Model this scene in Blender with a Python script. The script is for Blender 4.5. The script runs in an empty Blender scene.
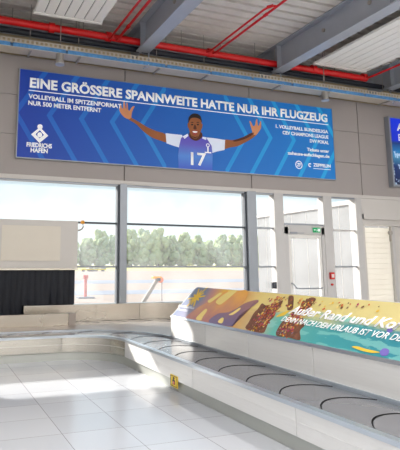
import bpy, bmesh, math, random
from mathutils import Vector, Matrix
random.seed(7)
SC = bpy.context.scene
COL = SC.collection
PI = math.pi

# ---------------------------------------------------------------- camera model (measured from the photograph)
F, CX, CY, H = 547.0, 150.0, 172.0, 1.67
PITCH = math.atan(94.5/547); YAW = math.atan(220/555.)
FW = Vector((math.sin(YAW)*math.cos(PITCH), math.cos(YAW)*math.cos(PITCH), math.sin(PITCH)))
RT = Vector((math.cos(YAW), -math.sin(YAW), 0)); UP = RT.cross(FW)
CAM = Vector((0, 0, H))
def ray(x, y): return FW*F + RT*(x-CX) - UP*(y-CY)
def on_wall(x, y, Y=13.3):
    d = ray(x, y); return CAM + d*(Y/d.y)

# ---------------------------------------------------------------- materials
def lin(c):
    out = []
    for v in c:
        v /= 255.0
        out.append(v/12.92 if v <= .04045 else ((v+.055)/1.055)**2.4)
    return tuple(out)+(1,)
def nm(name):
    m = bpy.data.materials.new(name); m.use_nodes = True
    nt = m.node_tree; nt.nodes.clear()
    o = nt.nodes.new('ShaderNodeOutputMaterial')
    return m, nt, o
def N(nt, t, **kw):
    n = nt.nodes.new(t)
    for k, v in kw.items(): setattr(n, k, v)
    return n
def mathn(nt, op, a, b=None, c=None):
    n = nt.nodes.new('ShaderNodeMath'); n.operation = op
    for i, v in enumerate((a, b, c)):
        if v is None: continue
        if isinstance(v, (int, float)): n.inputs[i].default_value = v
        else: nt.links.new(v, n.inputs[i])
    return n.outputs[0]
def mixc(nt, fac, a, b):
    n = nt.nodes.new('ShaderNodeMix'); n.data_type = 'RGBA'
    for s, v in ((n.inputs[0], fac), (n.inputs[6], a), (n.inputs[7], b)):
        if isinstance(v, (int, float)): s.default_value = v
        elif isinstance(v, tuple): s.default_value = v
        else: nt.links.new(v, s)
    return n.outputs[2]
def mat(name, rgb, rough=.6, metal=0., var=.06, scale=3., stretch=(1, 1, 1), emit=0., bump=0., spec=.5, rvar=0.):
    m, nt, o = nm(name)
    p = N(nt, 'ShaderNodeBsdfPrincipled')
    tc = N(nt, 'ShaderNodeTexCoord'); mp = N(nt, 'ShaderNodeMapping')
    mp.inputs['Scale'].default_value = stretch
    nt.links.new(tc.outputs['Object'], mp.inputs['Vector'])
    nz = N(nt, 'ShaderNodeTexNoise'); nz.inputs['Scale'].default_value = scale; nz.inputs['Detail'].default_value = 4
    nt.links.new(mp.outputs[0], nz.inputs['Vector'])
    c = lin(rgb)
    d = tuple(max(0, v*(1-var*2)) for v in c[:3])+(1,); b = tuple(min(1, v*(1+var)) for v in c[:3])+(1,)
    col = mixc(nt, nz.outputs['Fac'], d, b)
    nt.links.new(col, p.inputs['Base Color'])
    p.inputs['Roughness'].default_value = rough; p.inputs['Metallic'].default_value = metal
    p.inputs['Specular IOR Level'].default_value = spec
    if rvar:
        nt.links.new(mathn(nt, 'MULTIPLY_ADD', nz.outputs['Fac'], rvar, rough-rvar/2), p.inputs['Roughness'])
    if bump:
        bp = N(nt, 'ShaderNodeBump'); bp.inputs['Strength'].default_value = bump; bp.inputs['Distance'].default_value = .01
        nt.links.new(nz.outputs['Fac'], bp.inputs['Height']); nt.links.new(bp.outputs[0], p.inputs['Normal'])
    if emit:
        nt.links.new(col, p.inputs['Emission Color']); p.inputs['Emission Strength'].default_value = emit
    nt.links.new(p.outputs[0], o.inputs[0])
    return m

M = {}
M['wall'] = mat('wall_panel_grey', (165, 157, 153), .55, var=.03, scale=1)
M['wall_beige'] = mat('wall_beige', (196, 176, 140), .7, var=.04)
M['seam'] = mat('seam_dark', (92, 84, 80), .8)
M['white_wall'] = mat('painted_white', (225, 222, 216), .6, var=.02)
M['lintel'] = mat('lintel_light', (205, 200, 194), .5, var=.02)
M['frame'] = mat('window_frame_grey', (150, 155, 162), .35, .3, var=.03)
M['frame_dark'] = mat('frame_gasket_dark', (70, 76, 84), .5)
M['frame_light'] = mat('door_frame_light', (196, 193, 190), .45, var=.02)
M['steel'] = mat('brushed_steel_shaded', (206, 201, 190), .2, .9, var=.03, scale=3, stretch=(.4, .4, 3), rvar=.05)  # base darkened to carry the shade of the left wing skirt
M['steel_panel'] = mat('satin_steel_panel', (236, 235, 233), .42, .15, var=.03, scale=9, stretch=(.3, .3, 6), rvar=.1)
M['steel_worn'] = mat('worn_steel', (202, 193, 180), .27, .85, var=.02, scale=1, stretch=(.6, .6, 1.5), rvar=.03)  # base also lowered for the shade on the guard ledge
M['rim'] = mat('rim_aluminium', (205, 212, 220), .28, .8, var=.03)
M['kick'] = mat('kick_plate_grey', (188, 190, 184), .35, .4, var=.04)
M['belt'] = mat('rubber_belt_grey', (116, 116, 121), .19, .1, var=.05, scale=1.5, rvar=.04, spec=.75)
M['belt_gap'] = mat('gap_black', (30, 30, 32), .9)
M['deck'] = mat('deck_sheet', (160, 150, 142), .36, .45, var=.08, scale=3, rvar=.1)
M['black'] = mat('curtain_black', (40, 44, 56), .38, var=.25, scale=8, stretch=(2, 2, .4))
M['void'] = mat('dark_interior', (22, 24, 32), .8)
M['hood'] = mat('hood_grey', (208, 203, 197), .5, var=.02)
M['notice'] = mat('notice_cream', (222, 214, 200), .55, var=.02)
M['beam'] = mat('beam_grey_paint', (176, 181, 190), .3, .15, var=.04)
M['deck_roof'] = mat('galvanised_roof_deck', (232, 225, 216), .5, .1, var=.08)
M['radiant'] = mat('radiant_panel_white', (248, 244, 236), .5, var=.02)
M['slot'] = mat('slot_dark', (88, 82, 78), .8)
M['red'] = mat('sprinkler_red', (214, 20, 22), .35, var=.05)
M['blackpipe'] = mat('pipe_black', (34, 38, 48), .45)
M['tray'] = mat('cable_tray_zinc', (214, 204, 188), .45, .4, var=.08)
M['cable'] = mat('cable_blue', (92, 156, 214), .45, var=.25, scale=14)
M['fixture'] = mat('fixture_grey', (172, 166, 158), .4, .4)
M['white_print'] = mat('print_white', (250, 250, 250), .6, var=.0, emit=.12)
M['boom'] = mat('boom_grey_brown', (112, 104, 98), .5)
M['orange'] = mat('signal_orange', (240, 160, 10), .4)
M['alarm_red'] = mat('alarm_red', (205, 35, 30), .4)
M['exit_green'] = mat('exit_sign_green', (10, 150, 90), .5, emit=.35)
M['yellow'] = mat('sticker_yellow', (248, 212, 40), .5, var=.02)
M['darkprint'] = mat('print_dark', (50, 30, 20), .5)
M['orangeprint'] = mat('print_orange', (214, 96, 40), .5)
M['apron'] = mat('apron_concrete', (160, 140, 124), .9, var=.05, scale=.08)
M['apron_dark'] = mat('apron_asphalt_strip', (132, 137, 148), .9, var=.05, scale=.2)
M['grass'] = mat('dry_grass', (186, 178, 112), .95, var=.1, scale=.05)
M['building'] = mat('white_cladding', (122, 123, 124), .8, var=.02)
M['trunk'] = mat('bark', (110, 95, 80), .9)
M['skin'] = mat('print_skin', (150, 88, 48), .7, var=.12, scale=3, emit=.1)
M['skin_light'] = mat('print_palm', (208, 140, 96), .7, var=.08, scale=3, emit=.1)
M['skin_dark'] = mat('print_shadow_skin', (84, 42, 26), .7, var=.1, emit=.06)
M['hair'] = mat('print_hair', (32, 20, 20), .7)
M['sleeve'] = mat('print_sleeve', (222, 230, 246), .7, var=.05, emit=.1)
M['lips'] = mat('print_lips', (170, 70, 66), .7)
M['fill_tube'] = mat('fill_lamp_glow', (255, 250, 240), .5, emit=4.)  # glowing face of the added fill lamps

def glass_mat(name, film, tint=(1, 1, 1, 1)):
    m, nt, o = nm(name)
    tr = N(nt, 'ShaderNodeBsdfTransparent'); tr.inputs[0].default_value = tint
    gl = N(nt, 'ShaderNodeBsdfGlossy'); gl.inputs['Roughness'].default_value = .02
    tl = N(nt, 'ShaderNodeBsdfTranslucent'); tl.inputs[0].default_value = (.95, .97, 1, 1)
    lw = N(nt, 'ShaderNodeLayerWeight')
    fr5 = mathn(nt, 'MULTIPLY_ADD', mathn(nt, 'POWER', lw.outputs['Facing'], 5.0), .9, .04)
    nz = N(nt, 'ShaderNodeTexNoise'); nz.inputs['Scale'].default_value = 1.2
    tc = N(nt, 'ShaderNodeTexCoord'); nt.links.new(tc.outputs['Object'], nz.inputs['Vector'])
    f = mathn(nt, 'MULTIPLY', nz.outputs['Fac'], film*2)  # whitish veil in the panes stands in for distant haze
    m1 = N(nt, 'ShaderNodeMixShader'); nt.links.new(f, m1.inputs[0]); nt.links.new(tr.outputs[0], m1.inputs[1]); nt.links.new(tl.outputs[0], m1.inputs[2])
    m2 = N(nt, 'ShaderNodeMixShader'); nt.links.new(fr5, m2.inputs[0])
    nt.links.new(m1.outputs[0], m2.inputs[1]); nt.links.new(gl.outputs[0], m2.inputs[2])
    nt.links.new(m2.outputs[0], o.inputs[0]); return m
M['glass'] = glass_mat('pane_glass', .05)
M['glass_door'] = glass_mat('door_glass', .05)

def translucent_mat():
    m, nt, o = nm('translucent_door_panel')
    a = N(nt, 'ShaderNodeBsdfDiffuse'); b = N(nt, 'ShaderNodeBsdfTranslucent'); x = N(nt, 'ShaderNodeMixShader')
    nz = N(nt, 'ShaderNodeTexNoise'); nz.inputs['Scale'].default_value = 2
    c = mixc(nt, nz.outputs['Fac'], lin((228, 224, 216)), lin((240, 238, 232)))
    nt.links.new(c, a.inputs[0]); nt.links.new(c, b.inputs[0]); x.inputs[0].default_value = .45
    nt.links.new(a.outputs[0], x.inputs[1]); nt.links.new(b.outputs[0], x.inputs[2]); nt.links.new(x.outputs[0], o.inputs[0]); return m
M['door_panel'] = translucent_mat()
def floor_mat():
    m, nt, o = nm('polished_floor_tiles')
    p = N(nt, 'ShaderNodeBsdfPrincipled')
    g = N(nt, 'ShaderNodeNewGeometry'); s = N(nt, 'ShaderNodeSeparateXYZ'); nt.links.new(g.outputs['Position'], s.inputs[0])
    def line(v, off):
        a = mathn(nt, 'SUBTRACT', v, off); a = mathn(nt, 'DIVIDE', a, .65)
        fr = mathn(nt, 'FRACT', a); d = mathn(nt, 'ABSOLUTE', mathn(nt, 'SUBTRACT', fr, .5))
        return mathn(nt, 'GREATER_THAN', d, .5-.0055), mathn(nt, 'FLOOR', a)
    lx, ix = line(s.outputs[0], .05); ly, iy = line(s.outputs[1], -.03)
    ln = mathn(nt, 'MAXIMUM', lx, ly)
    cv = N(nt, 'ShaderNodeCombineXYZ'); nt.links.new(ix, cv.inputs[0]); nt.links.new(iy, cv.inputs[1])
    wn = N(nt, 'ShaderNodeTexWhiteNoise'); nt.links.new(cv.outputs[0], wn.inputs['Vector'])
    nz = N(nt, 'ShaderNodeTexNoise'); nz.inputs['Scale'].default_value = 160; nz.inputs['Detail'].default_value = 3
    nt.links.new(g.outputs['Position'], nz.inputs['Vector'])
    f = mathn(nt, 'ADD', mathn(nt, 'MULTIPLY', wn.outputs[0], .5), mathn(nt, 'MULTIPLY', nz.outputs['Fac'], .5))
    c = mixc(nt, f, lin((184, 188, 196)), lin((205, 207, 212)))
    c = mixc(nt, ln, c, lin((140, 138, 138)))
    nt.links.new(c, p.inputs['Base Color'])
    nt.links.new(mathn(nt, 'MULTIPLY_ADD', wn.outputs[0], .04, .17), p.inputs['Roughness'])
    nt.links.new(p.outputs[0], o.inputs[0]); return m
M['floor'] = floor_mat()

def leaf_mat(name, a, b):
    m, nt, o = nm(name)
    p = N(nt, 'ShaderNodeBsdfPrincipled'); tc = N(nt, 'ShaderNodeTexCoord')
    nz = N(nt, 'ShaderNodeTexNoise'); nz.inputs['Scale'].default_value = .9; nz.inputs['Detail'].default_value = 5
    nt.links.new(tc.outputs['Object'], nz.inputs['Vector'])
    oi = N(nt, 'ShaderNodeObjectInfo')
    f = mathn(nt, 'ADD', mathn(nt, 'MULTIPLY', nz.outputs['Fac'], .6), mathn(nt, 'MULTIPLY', oi.outputs['Random'], .4))
    nt.links.new(mixc(nt, f, lin(a), lin(b)), p.inputs['Base Color']); p.inputs['Roughness'].default_value = .9
    nt.links.new(p.outputs[0], o.inputs[0]); return m
M['leaf'] = leaf_mat('hazy_foliage', (132, 156, 130), (200, 206, 140))

def poster_mat():
    m, nt, o = nm('poster_blue_chevrons')
    p = N(nt, 'ShaderNodeBsdfPrincipled')
    g = N(nt, 'ShaderNodeNewGeometry'); s = N(nt, 'ShaderNodeSeparateXYZ'); nt.links.new(g.outputs['Position'], s.inputs[0])
    X, Z = s.outputs[0], s.outputs[2]
    ax = mathn(nt, 'ABSOLUTE', mathn(nt, 'SUBTRACT', X, 6.6))
    az = mathn(nt, 'ABSOLUTE', mathn(nt, 'SUBTRACT', Z, 5.38))
    # apexes point outwards: nested chevrons
    u = mathn(nt, 'ADD', ax, mathn(nt, 'MULTIPLY', az, .62))
    fr = mathn(nt, 'FRACT', mathn(nt, 'DIVIDE', mathn(nt, 'ADD', u, .1), .82))
    st = mathn(nt, 'MULTIPLY', mathn(nt, 'LESS_THAN', fr, .17), mathn(nt, 'GREATER_THAN', ax, .9))
    t = mathn(nt, 'DIVIDE', mathn(nt, 'SUBTRACT', X, 1.8), 9.6); t.node.use_clamp = True
    base = mixc(nt, t, lin((4, 54, 156)), lin((0, 120, 200)))
    strp = mixc(nt, t, lin((16, 86, 182)), lin((20, 162, 220)))
    c = mixc(nt, st, base, strp)
    nt.links.new(c, p.inputs['Base Color']); p.inputs['Roughness'].default_value = .5
    nt.links.new(c, p.inputs['Emission Color']); p.inputs['Emission Strength'].default_value = .12
    nt.links.new(p.outputs[0], o.inputs[0]); return m
M['poster'] = poster_mat()

def ramp(nt, fac, stops):
    r = N(nt, 'ShaderNodeValToRGB'); e = r.color_ramp.elements
    while len(e) < len(stops): e.new(.5)
    for i, (pos, c) in enumerate(stops): e[i].position = pos; e[i].color = lin(c)
    nt.links.new(fac, r.inputs[0]); return r.outputs[0]

def screen_mat():
    m, nt, o = nm('screen_harbour_picture')
    p = N(nt, 'ShaderNodeBsdfPrincipled')
    g = N(nt, 'ShaderNodeNewGeometry'); s = N(nt, 'ShaderNodeSeparateXYZ'); nt.links.new(g.outputs['Position'], s.inputs[0])
    t = mathn(nt, 'DIVIDE', mathn(nt, 'SUBTRACT', s.outputs[2], 4.2), 2.25); t.node.use_clamp = True
    c = ramp(nt, t, [(0, (8, 22, 60)), (.28, (14, 44, 100)), (.42, (60, 130, 170)), (.5, (30, 110, 170)), (.62, (18, 50, 110)), (.66, (10, 40, 190)), (1, (14, 50, 210))])
    nz = N(nt, 'ShaderNodeTexNoise'); nz.inputs['Scale'].default_value = 6; nz.inputs['Detail'].default_value = 6
    nt.links.new(g.outputs['Position'], nz.inputs['Vector'])
    k = mathn(nt, 'MULTIPLY', mathn(nt, 'GREATER_THAN', nz.outputs['Fac'], .55), mathn(nt, 'LESS_THAN', t, .5))
    c = mixc(nt, mathn(nt, 'MULTIPLY', k, .65), c, lin((190, 215, 235)))
    nt.links.new(c, p.inputs['Base Color']); nt.links.new(c, p.inputs['Emission Color']); p.inputs['Emission Strength'].default_value = .35
    p.inputs['Roughness'].default_value = .3
    nt.links.new(p.outputs[0], o.inputs[0]); return m
M['screen'] = screen_mat()

BANNER_Y0 = 9.36     # far end of the island
def banner_mat():
    m, nt, o = nm('banner_sunset_and_sea')
    p = N(nt, 'ShaderNodeBsdfPrincipled')
    g = N(nt, 'ShaderNodeNewGeometry'); s = N(nt, 'ShaderNodeSeparateXYZ'); nt.links.new(g.outputs['Position'], s.inputs[0])
    nz = N(nt, 'ShaderNodeTexNoise'); nz.inputs['Scale'].default_value = 2.2; nz.inputs['Detail'].default_value = 5
    nt.links.new(g.outputs['Position'], nz.inputs['Vector'])
    S = mathn(nt, 'SUBTRACT', BANNER_Y0, s.outputs[1])                  # metres from the far end
    T = mathn(nt, 'DIVIDE', mathn(nt, 'SUBTRACT', s.outputs[2], .8), .49)
    Sd = mathn(nt, 'ADD', S, mathn(nt, 'MULTIPLY', mathn(nt, 'SUBTRACT', nz.outputs['Fac'], .5), .3))
    Sd = mathn(nt, 'ADD', Sd, mathn(nt, 'MULTIPLY', T, .15))
    up = ramp(nt, mathn(nt, 'DIVIDE', Sd, 6.0), [(0, (112, 126, 150)), (.11, (128, 132, 156)), (.15, (206, 140, 120)), (.2, (250, 196, 60)), (.26, (252, 226, 120)), (.32, (226, 168, 90)), (.4, (238, 214, 130)), (.6, (232, 216, 140)), (1, (222, 206, 150))])
    lo = ramp(nt, mathn(nt, 'DIVIDE', Sd, 6.0), [(0, (108, 120, 150)), (.1, (136, 132, 156)), (.16, (210, 136, 110)), (.25, (190, 128, 84)), (.36, (226, 176, 96)), (.46, (200, 190, 150)), (.52, (110, 190, 176)), (.7, (72, 162, 166)), (1, (40, 124, 150))])
    nz2 = N(nt, 'ShaderNodeTexNoise'); nz2.inputs['Scale'].default_value = 3.5; nz2.inputs['Detail'].default_value = 6
    mp = N(nt, 'ShaderNodeMapping'); mp.inputs['Scale'].default_value = (1, .5, 3); nt.links.new(g.outputs['Position'], mp.inputs[0]); nt.links.new(mp.outputs[0], nz2.inputs['Vector'])
    th = mathn(nt, 'ADD', .45, mathn(nt, 'MULTIPLY', mathn(nt, 'SUBTRACT', nz2.outputs['Fac'], .5), .5))
    f = mathn(nt, 'MULTIPLY', mathn(nt, 'SUBTRACT', T, th), 6); f.node.use_clamp = True
    c = mixc(nt, f, lo, up)
    sea = mathn(nt, 'MULTIPLY', mathn(nt, 'GREATER_THAN', S, 2.9), mathn(nt, 'LESS_THAN', T, .62))
    wv = mathn(nt, 'MULTIPLY', sea, mathn(nt, 'GREATER_THAN', nz2.outputs['Fac'], .56))
    c = mixc(nt, mathn(nt, 'MULTIPLY', wv, .5), c, lin((150, 214, 204)))
    nt.links.new(c, p.inputs['Base Color']); p.inputs['Roughness'].default_value = .35
    nt.links.new(p.outputs[0], o.inputs[0]); return m
M['banner'] = banner_mat()
M['confetti_dark'] = mat('print_confetti_brown', (138, 90, 66), .6, var=.45, scale=22)
M['silhouette'] = mat('print_silhouette_violet', (150, 108, 112), .6, var=.25, scale=5)
M['silhouette_warm'] = mat('print_silhouette_orange', (220, 142, 84), .6, var=.3, scale=5)
def grad_mat(name, a, b):
    m, nt, o = nm(name); p = N(nt, 'ShaderNodeBsdfPrincipled')
    g = N(nt, 'ShaderNodeNewGeometry'); s = N(nt, 'ShaderNodeSeparateXYZ'); nt.links.new(g.outputs['Position'], s.inputs[0])
    nz = N(nt, 'ShaderNodeTexNoise'); nz.inputs['Scale'].default_value = 4; nt.links.new(g.outputs['Position'], nz.inputs['Vector'])
    t = mathn(nt, 'ADD', mathn(nt, 'DIVIDE', mathn(nt, 'SUBTRACT', s.outputs[2], .8), .49), mathn(nt, 'MULTIPLY', mathn(nt, 'SUBTRACT', nz.outputs['Fac'], .5), .8))
    t.node.use_clamp = True
    nt.links.new(mixc(nt, t, lin(a), lin(b)), p.inputs['Base Color']); p.inputs['Roughness'].default_value = .4
    nt.links.new(p.outputs[0], o.inputs[0]); return m
M['silhouette'] = grad_mat('print_arm_violet', (128, 108, 140), (176, 122, 96))
M['silhouette_warm'] = grad_mat('print_arm_orange', (196, 128, 116), (244, 178, 74))
M['glow'] = mat('print_glow_yellow', (252, 224, 136), .6, var=.05)
M['magenta'] = mat('print_magenta', (196, 40, 110), .6)
M['purple'] = mat('print_purple', (124, 110, 190), .6)
M['logo_yellow'] = mat('print_logo_yellow', (246, 204, 70), .6)
M['teal'] = mat('print_teal', (40, 150, 150), .6)

def jersey_mat():
    m, nt, o = nm('print_jersey')
    p = N(nt, 'ShaderNodeBsdfPrincipled')
    g = N(nt, 'ShaderNodeNewGeometry'); s = N(nt, 'ShaderNodeSeparateXYZ'); nt.links.new(g.outputs['Position'], s.inputs[0])
    a = mathn(nt, 'DIVIDE', mathn(nt, 'SUBTRACT', s.outputs[2], 4.3), .95); a.node.use_clamp = True
    c = ramp(nt, a, [(0, (60, 90, 190)), (.35, (76, 130, 205)), (.7, (92, 84, 182)), (1, (80, 64, 170))])
    nt.links.new(c, p.inputs['Base Color']); nt.links.new(c, p.inputs['Emission Color']); p.inputs['Emission Strength'].default_value = .12
    nt.links.new(p.outputs[0], o.inputs[0]); return m
M['jersey'] = jersey_mat()

# ---------------------------------------------------------------- object helpers
def link(name, me, parent=None):
    o = bpy.data.objects.new(name, me); COL.objects.link(o)
    if parent is not None: o.parent = parent
    return o
def obj(name, bm, m, parent=None, smooth=False):
    me = bpy.data.meshes.new(name)
    bmesh.ops.recalc_face_normals(bm, faces=bm.faces)
    if smooth:
        for f in bm.faces: f.smooth = True
    bm.to_mesh(me); bm.free()
    for x in (m if isinstance(m, (list, tuple)) else [m]): me.materials.append(M[x])
    if parent is not None:      # things sit at their own base: shift mesh into the parent's space
        q = parent
        while q is not None and 'base' not in q: q = q.parent
        me.transform(Matrix.Translation(-Vector(q['base'] if q is not None else (0, 0, 0))))
    o = link(name, me, parent)
    if smooth:
        me.shade_smooth()
        try: me.set_sharp_from_angle(angle=math.radians(40))
        except Exception: pass
    return o
def tag(o, label, cat, group=None):
    o['label'] = label; o['category'] = cat
    if group: o['group'] = group
    return o
def thing(name, label, cat, base=(0, 0, 0), group=None):
    o = bpy.data.objects.new(name, None); COL.objects.link(o); o.empty_display_size = .2
    o.location = base; o['base'] = base
    return tag(o, label, cat, group)
def struct_root(name, base=(0, 0, 0)):
    o = bpy.data.objects.new(name, None); COL.objects.link(o); o.location = base; o['base'] = base; o['kind'] = 'structure'; return o
def struct(name, bm, m, smooth=False):
    o = obj(name, bm, m, None, smooth); o['kind'] = 'structure'; return o
def part_label(o, l): o['label'] = l; return o

def box(bm, a, b, bev=0., mi=0):
    r = bmesh.ops.create_cube(bm, size=1)
    vs = r['verts']
    for v in vs:
        v.co = Vector(((a[0]+b[0])/2+v.co.x*(b[0]-a[0]), (a[1]+b[1])/2+v.co.y*(b[1]-a[1]), (a[2]+b[2])/2+v.co.z*(b[2]-a[2])))
    fs = set(f for v in vs for f in v.link_faces)
    for f in fs: f.material_index = mi
    if bev:
        es = set(e for v in vs for e in v.link_edges)
        bmesh.ops.bevel(bm, geom=list(es), offset=bev, segments=2, affect='EDGES', profile=.5)
    return bm
def B(a, b, bev=0.): return box(bmesh.new(), a, b, bev)
def tube(bm, pts, r, seg=10, caps=True):
    pts = [Vector(p) for p in pts]; rings = []
    for i, p in enumerate(pts):
        d = (pts[min(i+1, len(pts)-1)]-pts[max(i-1, 0)]).normalized()
        a = d.cross(Vector((0, 0, 1)))
        if a.length < .1: a = d.cross(Vector((0, 1, 0)))
        a.normalize(); b = d.cross(a)
        rr = r[i] if isinstance(r, (list, tuple)) else r
        rings.append([bm.verts.new(p+(a*math.cos(t)+b*math.sin(t))*rr) for t in [2*PI*k/seg for k in range(seg)]])
    for q in range(len(rings)-1):
        for k in range(seg):
            bm.faces.new((rings[q][k], rings[q][(k+1) % seg], rings[q+1][(k+1) % seg], rings[q+1][k]))
    if caps:
        bm.faces.new(rings[0]); bm.faces.new(rings[-1][::-1])
    return bm
def prism(bm, pts, vec):
    """polygon pts (3-D) extruded by vec"""
    vec = Vector(vec)
    a = [bm.verts.new(Vector(p)) for p in pts]; b = [bm.verts.new(Vector(p)+vec) for p in pts]
    f1 = bm.faces.new(a); f2 = bm.faces.new(b[::-1])
    n = len(a)
    for i in range(n): bm.faces.new((a[i], b[i], b[(i+1) % n], a[(i+1) % n]))
    bmesh.ops.triangulate(bm, faces=[f1, f2])
    return bm
def smooth_loop(pts, k=4):
    out = []; n = len(pts)
    for i in range(n):
        p0, p1, p2, p3 = [pts[(i+j-1) % n] for j in range(4)]
        for s in range(k):
            t = s/k
            out.append(tuple(.5*((2*p1[c])+(-p0[c]+p2[c])*t+(2*p0[c]-5*p1[c]+4*p2[c]-p3[c])*t*t+(-p0[c]+3*p1[c]-3*p2[c]+p3[c])*t**3) for c in range(2)))
    return out
def text_mesh(s, bold=0., shear=0.):
    cu = bpy.data.curves.new('t', 'FONT'); cu.body = s; cu.offset = bold; cu.shear = shear; cu.resolution_u = 3
    o = bpy.data.objects.new('t', cu); COL.objects.link(o)
    bpy.context.view_layer.update()
    dg = bpy.context.evaluated_depsgraph_get()
    me = bpy.data.meshes.new_from_object(o.evaluated_get(dg))
    bpy.data.objects.remove(o); bpy.data.curves.remove(cu)
    return me
def lettering(name, s, P0, P1, height, upv, nrm, m, parent, bold=.012, shear=0.):
    """text whose baseline runs P0->P1, capital height given, lying on the plane with normal nrm, 3 mm thick"""
    me = text_mesh(s, bold, shear)
    P0 = Vector(P0); P1 = Vector(P1); upv = Vector(upv).normalized(); nrm = Vector(nrm).normalized()
    xs = [v.co.x for v in me.vertices]; x0, x1 = min(xs), max(xs)
    ref = .73
    d = (P1-P0); L = d.length; d.normalize()
    bm = bmesh.new(); bm.from_mesh(me); bpy.data.meshes.remove(me)
    for v in bm.verts:
        x, y = v.co.x, v.co.y
        v.co = P0 + d*((x-x0)/(x1-x0)*L) + upv*(y/ref*height)
    r = bmesh.ops.extrude_face_region(bm, geom=list(bm.faces))
    for g in r['geom']:
        if isinstance(g, bmesh.types.BMVert): g.co += nrm*.003
    return obj(name, bm, m, parent)

# ================================================================= ROOM SHELL
XL, XR, YB, YW, ZC = -9.0, 19.0, -9.0, 13.3, 8.05
struct('floor', B((XL, YB, -.12), (XR, YW, 0)), 'floor')

# corrugated roof deck: trapezoid ribs along X
bm = bmesh.new(); prof = []
y = YB; pit = .34
while y < YW+.6:
    prof += [(y, ZC-.10), (y+.235, ZC-.10), (y+.25, ZC+.13), (y+.325, ZC+.13)]; y += pit
lo = [[bm.verts.new((X, yy, zz)) for (yy, zz) in prof] for X in (XL, XR)]
hi = [[bm.verts.new((X, yy, ZC+.2)) for (yy, zz) in prof] for X in (XL, XR)]
for i in range(len(prof)-1):
    bm.faces.new((lo[0][i], lo[0][i+1], lo[1][i+1], lo[1][i]))
    bm.faces.new((hi[0][i], hi[1][i], hi[1][i+1], hi[0][i+1]))
struct('ceiling', bm, 'deck_roof')

# window wall above the glazing: panels with open seams, recessed beige band above
seam_x = [XL, -3.13, .70, 4.55, 8.40, 12.40, 16.2, XR]
seam_z = [3.86, 4.86, 5.86, 6.88]
bm = bmesh.new()
for i in range(len(seam_x)-1):
    for j in range(3):
        g = .012
        box(bm, (seam_x[i]+g, YW, seam_z[j]+g*.5), (seam_x[i+1]-g, YW+.08, seam_z[j+1]-g*.5))
box(bm, (XL, YW+.06, 3.84), (XR, YW+.3, 6.86), mi=1)
box(bm, (XL, YW+.34, 6.86), (XR, YW+.5, ZC), mi=2)
box(bm, (XL, YW+.06, 6.80), (XR, YW+.5, 6.86), mi=1)
struct('wall_back', bm, ['wall', 'seam', 'wall_beige'])
struct('trim_1', box(B((XL, YW-.04, 3.76), (12.27, YW+.3, 3.86)), (12.27, YW-.04, 3.76), (XR, YW+.3, 3.86)), 'lintel')
bm = B((XL, YW, 0), (9.42, YW+.3, .72)); box(bm, (11.0, YW, 0), (12.3, YW+.3, .3))
struct('wall_sill', bm, 'white_wall')
bm = B((12.27, YW, 3.27), (XR, YW+.3, 3.76)); box(bm, (14.3, YW, 0), (XR, YW+.3, 3.27))
struct('wall_bay', bm, 'lintel')
struct('wall_left', B((XL-.2, YB, 0), (XL, YW+.5, ZC)), 'white_wall')
struct('wall_right', B((XR, YB, 0), (XR+.2, YW+.5, ZC)), 'white_wall')
struct('wall_rear', B((XL, YB-.2, 0), (XR, YB, ZC)), 'white_wall')

# ---- glazing: window_<n> with mullion, crossbars and panes
def window(n, x0, x1, z0, z1, bars, mull_w, side=None, cb='frame_dark'):
    r = struct_root('window_%d' % n, (x0, YW, z0))
    obj('pane', B((x0, YW+.09, z0), (x1, YW+.10, z1)), 'glass', r)
    for z in bars: obj('crossbar', B((x0, YW+.05, z-.022), (x1, YW+.13, z+.022)), cb if z > 2 else 'frame', r)
    obj('bottom_rail', B((x0, YW-.01, z0-.02), (x1, YW+.18, z0+.05)), 'frame', r)
    obj('top_rail', B((x0, YW+.0, z1-.06), (x1, YW+.16, z1)), 'frame', r)
    return r
def mullion(n, x0, x1, dark_left=True):
    bm = B((x0+.05, YW-.05, .70), (x1, YW+.22, 3.78), .008)
    r = struct('trim_%d' % n, bm, 'frame')
    obj('gasket', B((x0, YW+.0, .72), (x0+.05, YW+.18, 3.77)), 'frame_dark', r)
    return r
BARS = [2.755, 1.665]
window(1, -6.8, -3.1, .72, 3.78, BARS, .2)
window(2, -2.9, .58, .72, 3.78, BARS, .2)
window(3, .80, 4.40, .72, 3.78, BARS, .2)
window(4, 4.62, 8.16, .72, 3.78, BARS, .2)
mullion(2, -7.0, -6.8); mullion(3, -3.12, -2.9); mullion(4, .58, .80); mullion(5, 4.38, 4.62); mullion(6, 8.15, 8.50)
window(5, 8.51, 9.11, .72, 3.78, BARS, .2, cb='frame')
struct('trim_7', B((9.11, YW-.04, 0), (9.42, YW+.22, 3.78), .01), 'frame_light')
window(6, 9.42, 10.84, 2.86, 3.78, [], .2)
struct('trim_8', B((10.84, YW-.04, 0), (11.16, YW+.22, 3.78), .01), 'frame_light')
window(7, 11.16, 12.07, .32, 3.78, BARS, .2, cb='frame_light')
struct('trim_9', B((12.07, YW-.04, 0), (12.30, YW+.26, 3.78), .01), 'frame_light')

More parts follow.
